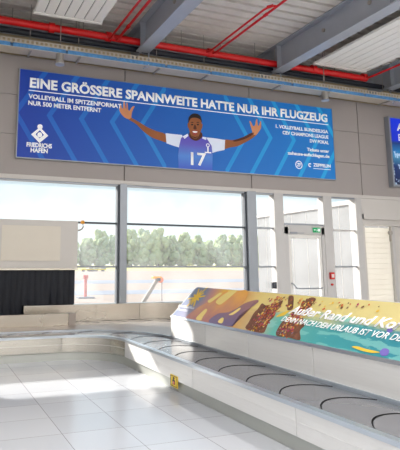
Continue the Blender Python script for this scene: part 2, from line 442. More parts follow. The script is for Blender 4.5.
# ---- door_1: glazed leaf, panic bar
d = struct_root('door_1', (9.42, YW, 0))
bm = B((9.42, YW-.02, 0), (9.56, YW+.16, 2.80)); box(bm, (10.74, YW-.02, 0), (10.84, YW+.16, 2.80)); box(bm, (9.42, YW-.02, 2.60), (10.84, YW+.16, 2.86))
obj('door_frame', bm, 'frame_light', d)
bm = B((9.57, YW+.0, .02), (9.66, YW+.07, 2.58)); box(bm, (10.64, YW, .02), (10.73, YW+.07, 2.58)); box(bm, (9.66, YW, 2.49), (10.64, YW+.07, 2.58)); box(bm, (9.66, YW, .02), (10.64, YW+.07, .3))
obj('leaf_frame', bm, 'white_wall', d)
obj('leaf_pane', B((9.66, YW+.03, .3), (10.64, YW+.04, 2.49)), 'glass_door', d)
bm = tube(bmesh.new(), [(9.61, YW, 1.2), (9.63, YW-.07, 1.18), (9.72, YW-.09, 1.06), (9.9, YW-.09, 1.05), (10.6, YW-.09, 1.05), (10.68, YW-.02, 1.06)], .018)
obj('panic_bar', bm, 'frame', d, True)
bm = B((9.62, YW-.05, 2.60), (9.86, YW-.0, 2.66), .01); box(bm, (9.86, YW-.04, 2.62), (10.1, YW-.02, 2.64))
obj('door_closer', bm, 'frame', d)

t = thing('exit_sign', 'small green emergency exit sign above the right corner of the glazed door', 'sign', (10.52, YW-.06, 2.64))
obj('sign_plate', B((10.42, YW-.06, 2.66), (10.68, YW-.03, 2.80), .006), 'exit_green', t)
bm = B((10.59, YW-.066, 2.69), (10.65, YW-.06, 2.77)); box(bm, (10.45, YW-.066, 2.725), (10.52, YW-.06, 2.74))
prism(bm, [(10.45, YW-.066, 2.75), (10.43, YW-.066, 2.732), (10.45, YW-.066, 2.712)], (0, .006, 0))
tube(bm, [(10.56, YW-.064, 2.775), (10.555, YW-.064, 2.735), (10.58, YW-.064, 2.70)], .007, 6); tube(bm, [(10.555, YW-.064, 2.735), (10.53, YW-.064, 2.69)], .006, 6)
obj('pictogram', bm, 'white_print', t)
t = thing('fire_alarm', 'red fire alarm call point on the light post right of the glazed door', 'alarm', (10.98, YW-.04, 1.33))
obj('housing', B((10.92, YW-.11, 1.30), (11.07, YW-.04, 1.50), .01), 'alarm_red', t)
obj('cover', B((10.95, YW-.118, 1.35), (11.04, YW-.11, 1.45), .003), 'white_wall', t)
bm = tube(bmesh.new(), [(10.99, YW-.04, 1.15), (10.99, YW-.09, 1.15)], .03, 14)
tag(obj('alarm_button', bm, 'alarm_red'), 'small round red button just below the fire alarm box', 'button')
t = thing('card_reader', 'small black card reader on the frame left of the glazed door', 'card reader', (9.0, YW-.02, 1.1))
obj('reader_body', B((8.93, YW-.09, 1.06), (9.06, YW-.0, 1.24), .01), 'black', t)
obj('reader_face', B((8.95, YW-.096, 1.15), (9.04, YW-.09, 1.22)), 'frame_dark', t)

# ---- door_2: tall sectional bay door at the right, half seen
d = struct_root('door_2', (12.3, YW, 0))
bm = B((12.30, YW+.0, 0), (12.40, YW+.3, 3.27)); box(bm, (12.30, YW+.0, 3.12), (14.3, YW+.3, 3.27)); box(bm, (12.30, YW+.05, 2.94), (14.3, YW+.3, 3.0))
obj('bay_frame', bm, 'lintel', d)
bm = B((12.34, YW+.1, 3.0), (14.3, YW+.2, 3.12)); obj('header_gap', bm, 'lintel', d)
bm = bmesh.new()
z = 0.0
while z < 2.88:
    box(bm, (12.42, YW+.22, z), (13.60, YW+.26, min(z+.158, 2.9)), .003); z += .16
obj('slatted_leaf', bm, 'door_panel', d)
bm = B((13.60, YW+.12, 0), (13.72, YW+.26, 2.94)); obj('guide_post', bm, 'frame_light', d)
obj('side_panel', B((13.72, YW+.2, 0), (14.3, YW+.26, 2.94)), 'lintel', d)
bm = tube(bmesh.new(), [(13.5, YW+.05, 2.72), (13.5, YW+.12, 2.72)], .07, 14); box(bm, (13.47, YW+.06, 2.45), (13.52, YW+.11, 2.92))
obj('pulley', bm, 'fixture', d)

# ================================================================= CEILING STEELWORK
def beam(X, label, w=.36):
    t = thing('steel_beam', label, 'beam', (X, YW-.6, 7.2), 'roof beams')
    y0, y1 = YB, YW-.58
    obj('bottom_flange', B((X-w/2, y0, 7.20), (X+w/2, y1, 7.235), .004), 'beam', t)
    obj('top_flange', B((X-w/2, y0, ZC-.135), (X+w/2, YW+.3, ZC-.102)), 'beam', t)
    obj('web', B((X-.012, y0, 7.235), (X+.012, YW+.3, ZC-.135)), 'beam', t)
    for yy in (12.45, 8.3, 4.1):
        bm = B((X-w/2+.02, yy, 7.235), (X-.012, yy+.02, ZC-.135)); box(bm, (X+.012, yy, 7.235), (X+w/2-.02, yy+.02, ZC-.135))
        obj('stiffener', bm, 'beam', t)
    for yy in (10.6, 9.0, 7.4):       # bolted fittings on the web
        bm = tube(bmesh.new(), [(X-.05, yy, 7.62), (X-.012, yy, 7.62)], .05, 12)
        obj('web_plug', bm, 'fixture', t)
    return t
beam(.66, 'grey roof beam beyond the left edge of the view')
beam(4.83, 'grey painted steel roof beam at upper left centre, next to the white radiant panel')
beam(9.0, 'wide grey painted steel roof beam running to the right of the hairpin red pipe')
beam(13.2, 'short visible piece of grey steel roof beam at the far right edge')
# cross member near the wall (dark ends of the beams)
tag(obj('edge_beam', B((XL, YW+.05, 7.52), (XR, YW+.28, 7.72)), 'beam'), 'grey edge girder running along the top of the window wall', 'beam')

def radiant(x0, x1, y1, y0, label, z=7.5):
    t = thing('radiant_heating_panel', label, 'ceiling panel', ((x0+x1)/2, (y0+y1)/2, z), 'radiant panels under the roof')
    bm = bmesh.new(); n = 7; w = (x1-x0)/n
    for k in range(n):
        box(bm, (x0+k*w+.01, y0, z), (x0+(k+1)*w-.01, y1-.12, z+.04), .008)
    box(bm, (x0, y0, z+.03), (x1, y1-.04, z+.06))
    obj('ribbed_sheet', bm, 'radiant', t)
    obj('end_rail', B((x0-.01, y1-.1, z-.01), (x1+.01, y1, z+.07), .008), 'radiant', t)
    bm = bmesh.new()
    for k in range(1, n): box(bm, (x0+k*w-.018, y0+.02, z+.026), (x0+k*w+.018, y1-.12, z+.0295))
    obj('groove', bm, 'slot', t)
    for xx in (x0+.1, x1-.1):
        for yy in (y1-.4, y1-3.2): obj('hanger', tube(bmesh.new(), [(xx, yy, z+.06), (xx, yy, ZC-.09)], .008, 6), 'fixture', t)
    return t
radiant(1.88, 3.52, 12.15, 5.0, 'white ribbed radiant panel hanging under the roof at upper left')
radiant(10.05, 11.95, 12.4, 5.0, 'white ribbed radiant panel hanging at upper right beside the big beam')

def pipe(name, pts, r, m, label, cat, coup=(), seg=12, hang=()):
    t = thing(name, label, cat, tuple(pts[0]))
    obj('pipe_run', tube(bmesh.new(), pts, r, seg), m, t, True)
    for (a, b) in coup: obj('coupling', tube(bmesh.new(), [a, b], r*1.35, seg), m, t, True)
    for h in hang: obj('hanger', tube(bmesh.new(), [h, (h[0], h[1], ZC-.09)], .01, 6), 'fixture', t)
    return t
yp, zp = 12.6, 7.46
pipe('sprinkler_main', [(XL, yp, zp), (12.2, yp, zp-.06)], .092, 'red', 'thick red sprinkler main running along the wall under the roof', 'pipe',
     [((x-.07, yp, zp-.03), (x+.07, yp, zp-.03)) for x in (2.4, 3.85, 6.75, 10.2, 12.1)], hang=[(x, yp, zp) for x in (1.9, 3.2, 5.9, 8.2, 11.)])
pipe('drain_pipe', [(XL, 12.95, 7.36), (XR, 12.95, 7.36)], .078, 'blackpipe', 'black pipe running along the wall below the red sprinkler main', 'pipe', [], hang=[(x, 12.95, 7.36) for x in (1.5, 3.1, 5.6, 7.3, 10.6)])
pipe('sprinkler_branch', [(3.86, 12.6, 7.40), (3.86, 12.5, 7.34), (3.86, 3.0, 7.34)], .028, 'red', 'thin red sprinkler branch pipe left of the first beam, the left one of the pair', 'pipe')
pipe('sprinkler_branch', [(4.06, 12.6, 7.40), (4.06, 12.5, 7.34), (4.06, 3.0, 7.34)], .034, 'red', 'thin red sprinkler branch pipe left of the first beam, the right one of the pair', 'pipe',
     [((4.06, 11.6, 7.34), (4.06, 11.7, 7.34))])
pipe('sprinkler_hairpin', [(6.62, 12.6, 7.42), (6.62, 12.3, 7.36), (6.62, 9.75, 7.36), (6.66, 9.55, 7.36), (6.76, 9.5, 7.36), (6.80, 9.6, 7.36)], .026, 'red', 'thin red hairpin pipe with a round end between the two beams', 'pipe',
     [((6.62, 9.62, 7.36), (6.70, 9.5, 7.36))])
pipe('sprinkler_branch', [(6.80, 12.6, 7.40), (6.80, 12.3, 7.36), (6.80, 3., 7.36)], .03, 'red', 'long thin red sprinkler branch pipe between the two beams beside the hairpin pipe', 'pipe',
     [((6.80, 9.9, 7.36), (6.80, 10.0, 7.36))])
pipe('sprinkler_branch', [(12.1, 12.6, 7.40), (12.15, 12.4, 7.38), (12.3, 3., 7.38)], .03, 'red', 'thin red sprinkler branch pipe at the far right above the second screen', 'pipe')

# cable tray
t = thing('cable_tray', 'long perforated grey cable tray with blue cables running above the posters', 'cable tray', (XL, 12.6, 6.74))
bm = B((XL, 12.44, 6.74), (XR, 12.86, 6.755)); box(bm, (XL, 12.85, 6.74), (XR, 12.86, 6.96))
obj('tray_bottom', bm, 'tray', t)
bm = B((XL, 12.435, 6.945), (XR, 12.45, 6.965)); box(bm, (XL, 12.435, 6.855), (XR, 12.45, 6.875))
x = .2
while x < 15.0:
    box(bm, (x, 12.437, 6.87), (x+.05, 12.447, 6.95)); x += .11
obj('side_rail', bm, 'tray', t)
bm = bmesh.new(); x = XL
while x < XR:
    box(bm, (x, 12.437, 6.755), (min(x+1.25, XR), 12.447, 6.85)); x += 1.31
obj('lower_rail', bm, 'cable', t)
for k, (yy, zz, rr) in enumerate(((12.52, 6.79, .03), (12.6, 6.79, .028), (12.68, 6.80, .035), (12.76, 6.79, .025), (12.56, 6.85, .025), (12.66, 6.86, .03))):
    pts = [(XL+j*.7, yy+random.uniform(-.01, .01), zz+random.uniform(-.004, .008)) for j in range(41)]
    obj('cable', tube(bmesh.new(), pts, rr, 6), 'cable' if k % 2 == 0 else 'fixture', t, True)
for x in (1.9, 3.1, 5.2, 6.6, 8.9, 10.6, 12.9):
    bm = tube(bmesh.new(), [(x, 12.65, 6.74), (x, 12.65, ZC-.09)], .008, 6); box(bm, (x-.02, 12.43, 6.70), (x+.02, 12.88, 6.74))
    obj('tray_hanger', bm, 'fixture', t)
for x in (5.0, 9.1, 13.2):          # small angled braces under the tray
    obj('brace', tube(bmesh.new(), [(x, 12.7, 7.2), (x-.12, 12.42, 6.72), (x-.3, 12.3, 6.60)], .022, 6), 'beam', t)

def downlight(x, label):
    t = thing('downlight', label, 'ceiling lamp', (x, 12.5, 6.45), 'downlights under the cable tray')
    bm = tube(bmesh.new(), [(x, 12.5, 6.50), (x, 12.5, 6.53), (x, 12.5, 6.74)], [.105, .1, .1], 20)
    obj('lamp_body', bm, 'fixture', t, True)
    bm = tube(bmesh.new(), [(x, 12.5, 6.47), (x, 12.5, 6.50)], [.115, .108], 20)
    obj('lamp_ring', bm, 'beam', t, True)
    obj('stem', tube(bmesh.new(), [(x, 12.5, 6.74), (x, 12.5, ZC-.1)], .012, 6), 'fixture', t)
downlight(2.61, 'grey cylindrical downlight hanging from the tray above the big blue poster, left one')
downlight(10.5, 'grey cylindrical downlight hanging from the tray near the right end of the big poster')

# unseen fill lamps behind and beside the viewer, added to brighten the hall
for i, X in enumerate((-3.5, 2.0, 7.0, 11.5, 16.0)):
    for Y in (-5.5, .5):
        t = thing('added_fill_lamp', 'unseen long fill lamp added under the roof to brighten the hall', 'ceiling lamp', (X, Y, 7.0), 'added fill lamps')
        obj('fill_lamp_housing', B((X-.12, Y-1.8, 7.06), (X+.12, Y+1.8, 7.14), .01), 'radiant', t)
        obj('fill_lamp_face', B((X-.1, Y-1.78, 7.03), (X+.1, Y+1.78, 7.06)), 'fill_tube', t)
        for q in (-1.5, 1.5): obj('hanger', tube(bmesh.new(), [(X, Y+q, 7.14), (X, Y+q, ZC-.09)], .008, 6), 'fixture', t)
        L = bpy.data.lights.new('fill_light', 'AREA'); L.shape = 'RECTANGLE'; L.size = .5; L.size_y = 3.6; L.energy = 225; L.color = (1, .99, .985)
        lo_ = bpy.data.objects.new('fill_light', L); COL.objects.link(lo_); lo_.location = (X, Y, 7.0); lo_.parent = t
        lo_.matrix_parent_inverse = Matrix.Translation(-Vector((X, Y, 7.0)))

# ================================================================= BIG POSTER
t = thing('advertising_poster', 'huge blue volleyball advertising poster with a cheering player and white headline above the windows', 'poster', (6.57, YW, 4.28))
PX0, PX1, PZ0, PZ1 = 1.75, 11.33, 4.255, 6.52
PY = YW-.10
obj('printed_panel', B((PX0+.02, PY, PZ0+.02), (PX1-.02, YW-.0, PZ1-.02)), 'poster', t)
bm = bmesh.new()
for a, b in (((PX0, PY-.012, PZ0), (PX1, YW, PZ0+.022)), ((PX0, PY-.012, PZ1-.022), (PX1, YW, PZ1)), ((PX0, PY-.012, PZ0+.022), (PX0+.022, YW, PZ1-.022)), ((PX1-.022, PY-.012, PZ0+.022), (PX1, YW, PZ1-.022))):
    box(bm, a, b)
obj('frame', bm, 'frame', t)
def pw(x, y, dy=0): p = on_wall(x, y, PY); return (p.x, p.z)
def flat(name, pix, m, layer, parent=t, k=4, raw=False, Y=PY):
    """a printed shape on the poster, corners read on the photograph, as a thin film"""
    p = [pw(*q) for q in pix]
    if not raw: p = smooth_loop(p, k)
    return obj(name, prism(bmesh.new(), [(a, Y-.002*layer, b) for a, b in p], (0, .0015, 0)), m, parent)
def wtext(s, x0, x1, zb, h, name='lettering', bold=.012, m='white_print', parent=t, Y=PY-.004):
    return lettering(name, s, (x0, Y, zb), (x1, Y, zb), h, (0, 0, 1), (0, -1, 0), m, parent, bold)
wtext('EINE GRÖSSERE SPANNWEITE HATTE NUR IHR FLUGZEUG', 2.02, 11.12, 6.06, .25, 'headline', .036)
obj('headline_rule', B((2.0, PY-.008, 5.965), (11.14, PY, 5.985)), 'white_print', t)
wtext('VOLLEYBALL IM SPITZENFORMAT', 2.0, 4.42, 5.77, .115, bold=.03)
wtext('NUR 500 METER ENTFERNT', 2.0, 3.87, 5.60, .115, bold=.03)
wtext('FRIEDRICHS', 2.0, 2.62, 4.55, .11, bold=.04)
wtext('HAFEN', 2.1, 2.52, 4.42, .11, bold=.04)
wtext('1. VOLLEYBALL BUNDESLIGA', 9.22, 11.12, 5.70, .105, bold=.03)
wtext('CEV CHAMPIONS LEAGUE', 9.45, 11.12, 5.53, .105, bold=.03)
wtext('DVV POKAL', 10.42, 11.12, 5.36, .105, bold=.03)
wtext('Tickets unter', 10.3, 11.12, 5.09, .10, bold=.03)
wtext('zuhause-aufschlagen.de', 9.6, 11.12, 4.93, .10, bold=.03)
wtext('ZEPPELIN', 10.50, 11.14, 4.63, .10, bold=.03)
obj('small_rule', B((10.5, PY-.006, 4.56), (11.14, PY, 4.575)), 'white_print', t)
def ring(cx, cz, r0, r1, Y, bm=None, seg=28, a0=0, a1=2*PI):
    bm = bm or bmesh.new(); pts = []
    for k in range(seg):
        u, v = a0+(a1-a0)*k/seg, a0+(a1-a0)*(k+1)/seg
        prism(bm, [(cx+r0*math.cos(u), Y, cz+r0*math.sin(u)), (cx+r1*math.cos(u), Y, cz+r1*math.sin(u)), (cx+r1*math.cos(v), Y, cz+r1*math.sin(v)), (cx+r0*math.cos(v), Y, cz+r0*math.sin(v))], (0, .002, 0))
    return bm
obj('round_logo', ring(9.98, 4.64, .10, .125, PY-.005), 'white_print', t)
wtext('ZF', 9.91, 10.05, 4.595, .1, 'logo_letters', .03)
bm = ring(10.38, 4.66, .03, .06, PY-.005, a0=.6, a1=5.4); obj('swirl_logo', bm, 'white_print', t)
# club emblem: diamond figure with a ball over raised arms
bm = bmesh.new()
D_ = [(2.31, 5.06), (2.52, 4.86), (2.31, 4.66), (2.10, 4.86)]
I_ = [(2.31, 4.985), (2.415, 4.87), (2.31, 4.775), (2.205, 4.87)]
for k in range(4):
    prism(bm, [(D_[k][0], PY-.005, D_[k][1]), (D_[(k+1) % 4][0], PY-.005, D_[(k+1) % 4][1]), (I_[(k+1) % 4][0], PY-.005, I_[(k+1) % 4][1]), (I_[k][0], PY-.005, I_[k][1])], (0, .003, 0))
prism(bm, [(2.31+.065*math.cos(a), PY-.006, 5.07+.065*math.sin(a)) for a in [2*PI*k/16 for k in range(16)]], (0, .003, 0))
prism(bm, [(2.31+.058*math.cos(a), PY-.006, 4.865+.065*math.sin(a)) for a in [2*PI*k/16 for k in range(16)]], (0, .003, 0))
obj('club_emblem', bm, 'white_print', t)

# the printed player (arms wide open)
fig = flat('left_arm', [(129, 115), (132, 118), (139, 122), (147, 127), (156, 131), (165, 134), (167, 142), (160, 140.5), (151, 137), (143, 131), (136, 124), (128, 119)], 'skin', 1)
flat('left_hand', [(124, 117), (120, 112), (119, 107), (120.5, 103), (121.5, 107), (123, 109), (123.2, 104), (124.3, 100.5), (125, 104), (125.8, 109), (126.5, 108.5), (126.3, 103), (127.5, 103.5), (128, 109), (129.2, 111), (132, 107), (134.5, 106.3), (133, 109.5), (131.5, 114), (131, 118), (128, 119)], 'skin_light', 2, k=3)
flat('right_arm', [(224, 140), (233, 140), (243, 137), (250, 133.5), (254, 132), (257, 134), (252, 138.5), (246, 142), (238, 146), (230, 147.5), (224, 148.5)], 'skin', 1)
flat('right_arm_shade', [(233, 140.5), (243, 137), (251, 133), (254, 133.5), (246, 138.5), (236, 141.5)], 'skin_dark', 2)
flat('right_hand', [(253, 134), (251.5, 129), (250, 124), (249.5, 121), (251, 122), (253, 126), (255, 125), (256, 120), (257.2, 119.5), (257.6, 125), (259, 125.5), (260, 121.5), (261, 122), (260.8, 128), (258.5, 132), (256, 135)], 'skin_light', 2, k=3)
flat('left_sleeve', [(165.5, 133.2), (174, 134.2), (182, 135), (183.5, 141), (181, 148), (174, 146), (166.5, 143.4)], 'sleeve', 3, raw=True)
flat('right_sleeve', [(207, 137.5), (214, 138.2), (225, 140), (224.5, 150), (217, 151.5), (212, 153), (206, 144)], 'sleeve', 3, raw=True)
jer = flat('jersey', [(181, 138), (187, 134), (194, 138.5), (202, 136), (207, 139), (211.5, 146), (212.5, 155), (212.2, 170.5), (178.5, 168), (178, 156), (179, 146)], 'jersey', 4, raw=True)
flat('shoulder_trim', [(182.5, 136.5), (187.5, 133.8), (188.2, 136), (184.5, 139)], 'sleeve', 5, raw=True)
flat('shoulder_trim', [(202.5, 136.8), (206.5, 137.4), (205.8, 140), (202, 138.5)], 'sleeve', 5, raw=True)
flat('neck', [(190, 132), (200.5, 132), (202, 137), (196, 141), (189.5, 137.5)], 'skin_dark', 5)
hd = flat('head', [(188.5, 123), (190, 117.5), (195, 115.2), (199.8, 118.2), (201.5, 124), (200.7, 131), (198, 137), (194.8, 139), (191.5, 136.5), (189, 130)], 'skin', 6)
flat('hair', [(188.3, 123), (188.6, 117.5), (192, 114), (196.5, 113.8), (200.5, 116.5), (201.7, 123), (199.8, 119.5), (195, 117.8), (190.5, 118.8)], 'hair', 7, parent=hd)
flat('ear', [(187.4, 124), (188.8, 123), (189.2, 127), (188, 128)], 'skin', 5); flat('ear', [(201.3, 124.5), (202.4, 124.2), (201.8, 128.5), (200.8, 128.5)], 'skin', 5)
for ex in (191.9, 197.6):
    flat('eye', [(ex-1.2, 124.6), (ex, 124), (ex+1.3, 124.8), (ex, 125.5)], 'hair', 7, parent=hd)
    flat('eyebrow', [(ex-1.6, 122.9), (ex, 122), (ex+1.7, 123), (ex, 122.8)], 'hair', 7, parent=hd)
flat('nose', [(194.2, 125), (195.2, 125), (196.4, 128.8), (194.8, 129.6), (193.2, 128.6)], 'skin_dark', 7, parent=hd)
flat('lips', [(191.8, 130.8), (194.8, 130.2), (197.8, 131.2), (196.4, 134.4), (194.6, 135), (192.8, 134)], 'lips', 7, parent=hd)
flat('teeth', [(192.6, 131.2), (197, 131.6), (196.2, 132.8), (193.2, 132.6)], 'white_print', 8, parent=hd)
flat('chin_shade', [(191.6, 136), (194.8, 137.2), (197.8, 136.2), (194.8, 138.6)], 'skin_dark', 7, parent=hd)
wtext('17', 6.42, 6.89, 4.40, .36, 'shirt_number', .02, Y=PY-.02, parent=jer)
bm = ring(6.95, 4.98, .035, .055, PY-.02, seg=14); box(bm, (6.93, PY-.02, 4.78), (6.97, PY-.018, 4.93)); box(bm, (6.85, PY-.02, 4.76), (7.05, PY-.018, 4.79))
obj('shirt_crest', bm, 'white_print', jer)

# ================================================================= SECOND SCREEN
t = thing('advertising_screen', 'second blue advertising screen with a night harbour picture at the right edge', 'screen', (14.6, YW, 4.18))
obj('housing', B((13.50, YW-.20, 4.18), (16.6, YW-.0, 6.48), .01), 'frame', t)
obj('display', B((13.56, YW-.212, 4.24), (16.54, YW-.20, 6.42)), 'screen', t)
lettering('lettering', 'All', (13.80, YW-.215, 6.02), (14.22, YW-.215, 6.02), .25, (0, 0, 1), (0, -1, 0), 'white_print', t, .03)
lettering('lettering', 'Bu', (13.84, YW-.215, 5.68), (14.22, YW-.215, 5.68), .24, (0, 0, 1), (0, -1, 0), 'white_print', t, 0.)
bm = B((14.02, YW-.216, 4.9), (14.05, YW-.212, 5.4)); box(bm, (13.9, YW-.216, 4.88), (14.15, YW-.212, 4.93))
obj('mast_picture', bm, 'sleeve', t)

# ================================================================= BAGGAGE CAROUSEL
CXA, CYA = 2.3, 9.25        # centre of the concave bend
ZT = .43
def path1(off, s):
    """point at lateral distance off from the front face; s runs from the near end to the left wing"""
    L1 = CYA+4.0
    if s < L1: return (3.2+off, -4.0+s, (0, 1))
    r = .9+off; A = .9*PI/2*1.5
    if s < L1+A:
        a = (s-L1)/A*PI/2
        return (CXA+r*math.cos(a), CYA+r*math.sin(a), None)
    return (CXA-(s-L1-A), CYA+r, None)
L1 = CYA+4.0; A1 = .9*PI/2*1.5; LT = L1+A1+6.5
def path2(off, s):
    """returning belt: off measured inwards from the outer guard; s from the left wing to the right side"""
    R = 1.4; cx, cy = 4.85, 11.55; L = cx+3.5; A = (R*.75)*PI/2
    r = R-off
    if s < L: return (-3.5+s, cy+r, None)
    if s < L+A:
        a = PI/2-(s-L)/A*PI/2
        return (cx+r*math.cos(a), cy+r*math.sin(a), None)
    return (cx+r, cy-(s-L-A), None)
L2 = 4.85+3.5; A2 = 1.4*.75*PI/2; LT2 = L2+A2+15.4
def sweep(path, s0, s1, o0, o1, z0, z1, step=.25, bm=None, arcs=()):
    bm = bm or bmesh.new()
    ss = [s0]
    while ss[-1] < s1-1e-6:
        a = ss[-1]; st = .07 if any(q0-.05 <= a <= q1 for q0, q1 in arcs) else step
        nxt = a+st
        for q0, q1 in arcs:
            if a < q0-1e-6 < nxt: nxt = q0
        ss.append(min(nxt, s1))
    R = []
    for s in ss:
        p, q = path(o0, s), path(o1, s)
        R.append([bm.verts.new((p[0], p[1], z0)), bm.verts.new((p[0], p[1], z1)), bm.verts.new((q[0], q[1], z1)), bm.verts.new((q[0], q[1], z0))])
    for a, b in zip(R, R[1:]):
        for k in range(4): bm.faces.new((a[k], a[(k+1) % 4], b[(k+1) % 4], b[k]))
    bm.faces.new(R[0]); bm.faces.new(R[-1][::-1])
    return bm
ARC1 = [(L1, L1+A1)]; ARC2 = [(L2, L2+A2)]
car = thing('baggage_carousel', 'long grey baggage carousel with steel skirt bending from the foreground to the left', 'baggage carousel', (3.2, 5, 0))
# skirt panels
cuts = [.0, 2.0, 4.0, 6.2, 8.45, 10.6, 12.55, L1, L1+A1*.33, L1+A1*.66, L1+A1, L1+A1+2.0, L1+A1+4.3, LT]
for a, b in zip(cuts, cuts[1:]):
    obj('skirt_panel', sweep(path1, a+.004, b-.004, 0, .02, .145, .395, arcs=ARC1), 'steel_panel' if b <= L1 else 'steel', car, True)  # bend and left wing take the darker steel, shade put into its colour
obj('skirt_crease', sweep(path1, 0, LT, -.003, .001, .273, .277, arcs=ARC1), 'steel_panel', car)
part_label(obj('kick_plate', sweep(path1, 0, LT, .035, .05, .0, .145, arcs=ARC1), 'kick', car, True), 'grey green kick plate set back below the skirt')
obj('outer_rim', sweep(path1, 0, LT, -.012, .07, .395, .435, arcs=ARC1), 'rim', car, True)
obj('inner_rim', sweep(path1, 0, LT, .895, .925, .39, .435, arcs=ARC1), 'rim', car, True)
obj('belt_bed', sweep(path1, 0, LT, .05, .92, .36, .385, arcs=ARC1), 'belt_gap', car)
obj('belt_bed', sweep(path2, 0, LT2, .02, .80, .36, .385, arcs=ARC2), 'belt_gap', car)
# crescent shaped overlapping plates
def plates(path, s_start, s_end, o0, o1, arcs, sgn=1, pitch=.64):
    s = s_start; nv = 14; n = 0
    while s < s_end:
        bm = bmesh.new(); rows = []
        ns = 5
        for i in range(ns+1):
            row = []
            for j in range(nv+1):
                v = j/nv; off = o0+(o1-o0)*v
                bow = .42*(1-abs(1-v/.62)**2.2 if v < .62 else 1-.5*((v-.62)/.38)**2)*sgn
                ss = s+(i/ns)*(pitch-.022)+bow
                p = path(off, max(0, ss))
                z = .408-.005*(i/ns)
                row.append((bm.verts.new((p[0], p[1], z)), bm.verts.new((p[0], p[1], z-.008))))
            rows.append(row)
        for i in range(ns):
            for j in range(nv):
                bm.faces.new((rows[i][j][0], rows[i+1][j][0], rows[i+1][j+1][0], rows[i][j+1][0]))
                bm.faces.new((rows[i][j][1], rows[i][j+1][1], rows[i+1][j+1][1], rows[i+1][j][1]))
        for j in range(nv):
            lip = bm.faces.new((rows[0][j][0], rows[0][j+1][0], rows[0][j+1][1], rows[0][j][1])); lip.material_index = 1
            bm.faces.new((rows[ns][j][0], rows[ns][j][1], rows[ns][j+1][1], rows[ns][j+1][0]))
        for i in range(ns):
            bm.faces.new((rows[i][0][0], rows[i][0][1], rows[i+1][0][1], rows[i+1][0][0]))
            bm.faces.new((rows[i][nv][0], rows[i+1][nv][0], rows[i+1][nv][1], rows[i][nv][1]))
        obj('belt_plate', bm, ['belt', 'belt_gap'], car, True); s += pitch; n += 1
ph = (4.8+4.0) % .64
plates(path1, ph-.64+.0 if ph > .64 else ph, LT-1.2, .078, .89, ARC1)
plates(path2, 1.0, LT2-8.0, .04, .78, ARC2)
# stationary steel deck between the two belts
bm = bmesh.new()
poly = [(-3.5, 11.03), (2.3, 11.03)]
for k in range(0, 9):
    a = PI/2-k/8*PI/2; poly.append((CXA+1.83*math.cos(a), CYA+1.83*math.sin(a)))
poly += [(4.14, -4), (5.4, -4), (5.44, 11.5), (5.2, 12.0), (4.85, 12.14), (-3.5, 12.14)]
prism(bm, [(x, y, .385) for x, y in poly], (0, 0, .025))
part_label(obj('steel_deck', bm, 'deck', car), 'stationary brownish steel deck between the two belts')
# tall outer guard by the windows (curves round behind the island)
seg = [5.54, 7.25, L2, L2+A2*.5, L2+A2, L2+A2+3, LT2]
for a, b in zip(seg, seg[1:]):
    obj('guard_panel', sweep(path2, a+.004, b-.004, -.03, .01, .0, .765, arcs=ARC2), 'steel_worn', car, True)
obj('guard_cap', sweep(path2, 5.54, LT2, -.06, .02, .765, .785, arcs=ARC2), 'steel', car, True)
# warning sticker on the skirt
st = part_label(obj('warning_sticker', B((3.192, 7.05, .05), (3.199, 7.29, .205), .0), 'yellow', car), 'yellow warning sticker')
st.location.x -= .0
bm = bmesh.new()
for a, b in (((3.189, 7.062, .06), (3.192, 7.278, .066)), ((3.189, 7.062, .189), (3.192, 7.278, .195)), ((3.189, 7.062, .06), (3.192, 7.07, .195)), ((3.189, 7.27, .06), (3.192, 7.278, .195))): box(bm, a, b)
o = obj('sticker_border', bm, 'darkprint', st); 
bm = B((3.188, 7.13, .085), (3.192, 7.21, .145)); prism(bm, [(3.188, 7.17+.025*math.cos(a), .165+.018*math.sin(a)) for a in [2*PI*k/10 for k in range(10)]], (.004, 0, 0))
obj('sticker_figure', bm, 'darkprint', st)
obj('sticker_patch', B((3.186, 7.14, .09), (3.188, 7.19, .125)), 'orangeprint', st)

# divider box between the belts at the left
t = thing('steel_divider_box', 'low worn steel box standing between the two belts in front of the black curtain', 'steel box', (0, 12.06, .41))
obj('box_body', B((-3.0, 12.0, .41), (2.86, 12.13, .665), .004), 'steel_worn', t)
obj('end_cap', B((2.862, 11.995, .41), (3.02, 12.135, .67), .006), 'deck', t)

# ================================================================= ISLAND WITH BANNER
isl = thing('advertising_island', 'long white steel island in the carousel carrying a slanted colourful travel banner', 'advertising stand', (4.7, 5, .41))
yc = [9.36, 8.03, 6.75, 5.36, 3.9, 2.4, .9, -.6, -2.1, -3.6]
for a, b in zip(yc, yc[1:]):
    obj('side_panel', B((4.12, b+.006, .41), (4.15, a-.006, .78), .003), 'steel_panel', isl)
    obj('side_panel', B((5.25, b+.006, .41), (5.28, a-.006, .78), .003), 'steel_panel', isl)
obj('end_panel', prism(bmesh.new(), [(4.12, 9.36, .41), (5.28, 9.36, .41), (5.28, 9.36, .78), (4.75, 9.36, 1.27), (4.62, 9.36, 1.27), (4.12, 9.36, .78)], (0, .012, 0)), 'steel_panel', isl)
obj('plinth_strip', B((4.10, -3.6, .41), (4.12, 9.35, .445)), 'rim', isl)
obj('inner_core', B((4.16, -3.6, .41), (5.24, 9.34, .76)), 'steel_panel', isl)
nb = Vector((-.49, 0, .5)).normalized()          # outward normal of the slanted face
ub = Vector((.5, 0, .49)).normalized()
BP = Vector((4.15, 0, .80))
bm = prism(bmesh.new(), [(4.13, 9.36, .785), (4.65, 9.36, 1.29), (4.67, 9.36, 1.27), (4.15, 9.36, .76)], (0, -12.9, 0))
ban = obj('banner_left', bm, 'banner', isl)
ban.name = 'banner'
obj('edge_trim', prism(bmesh.new(), [(4.105, 9.37, .77), (4.13, 9.37, .80), (4.15, 9.37, .785), (4.12, 9.37, .76)], (0, -12.9, 0)), 'rim', isl)
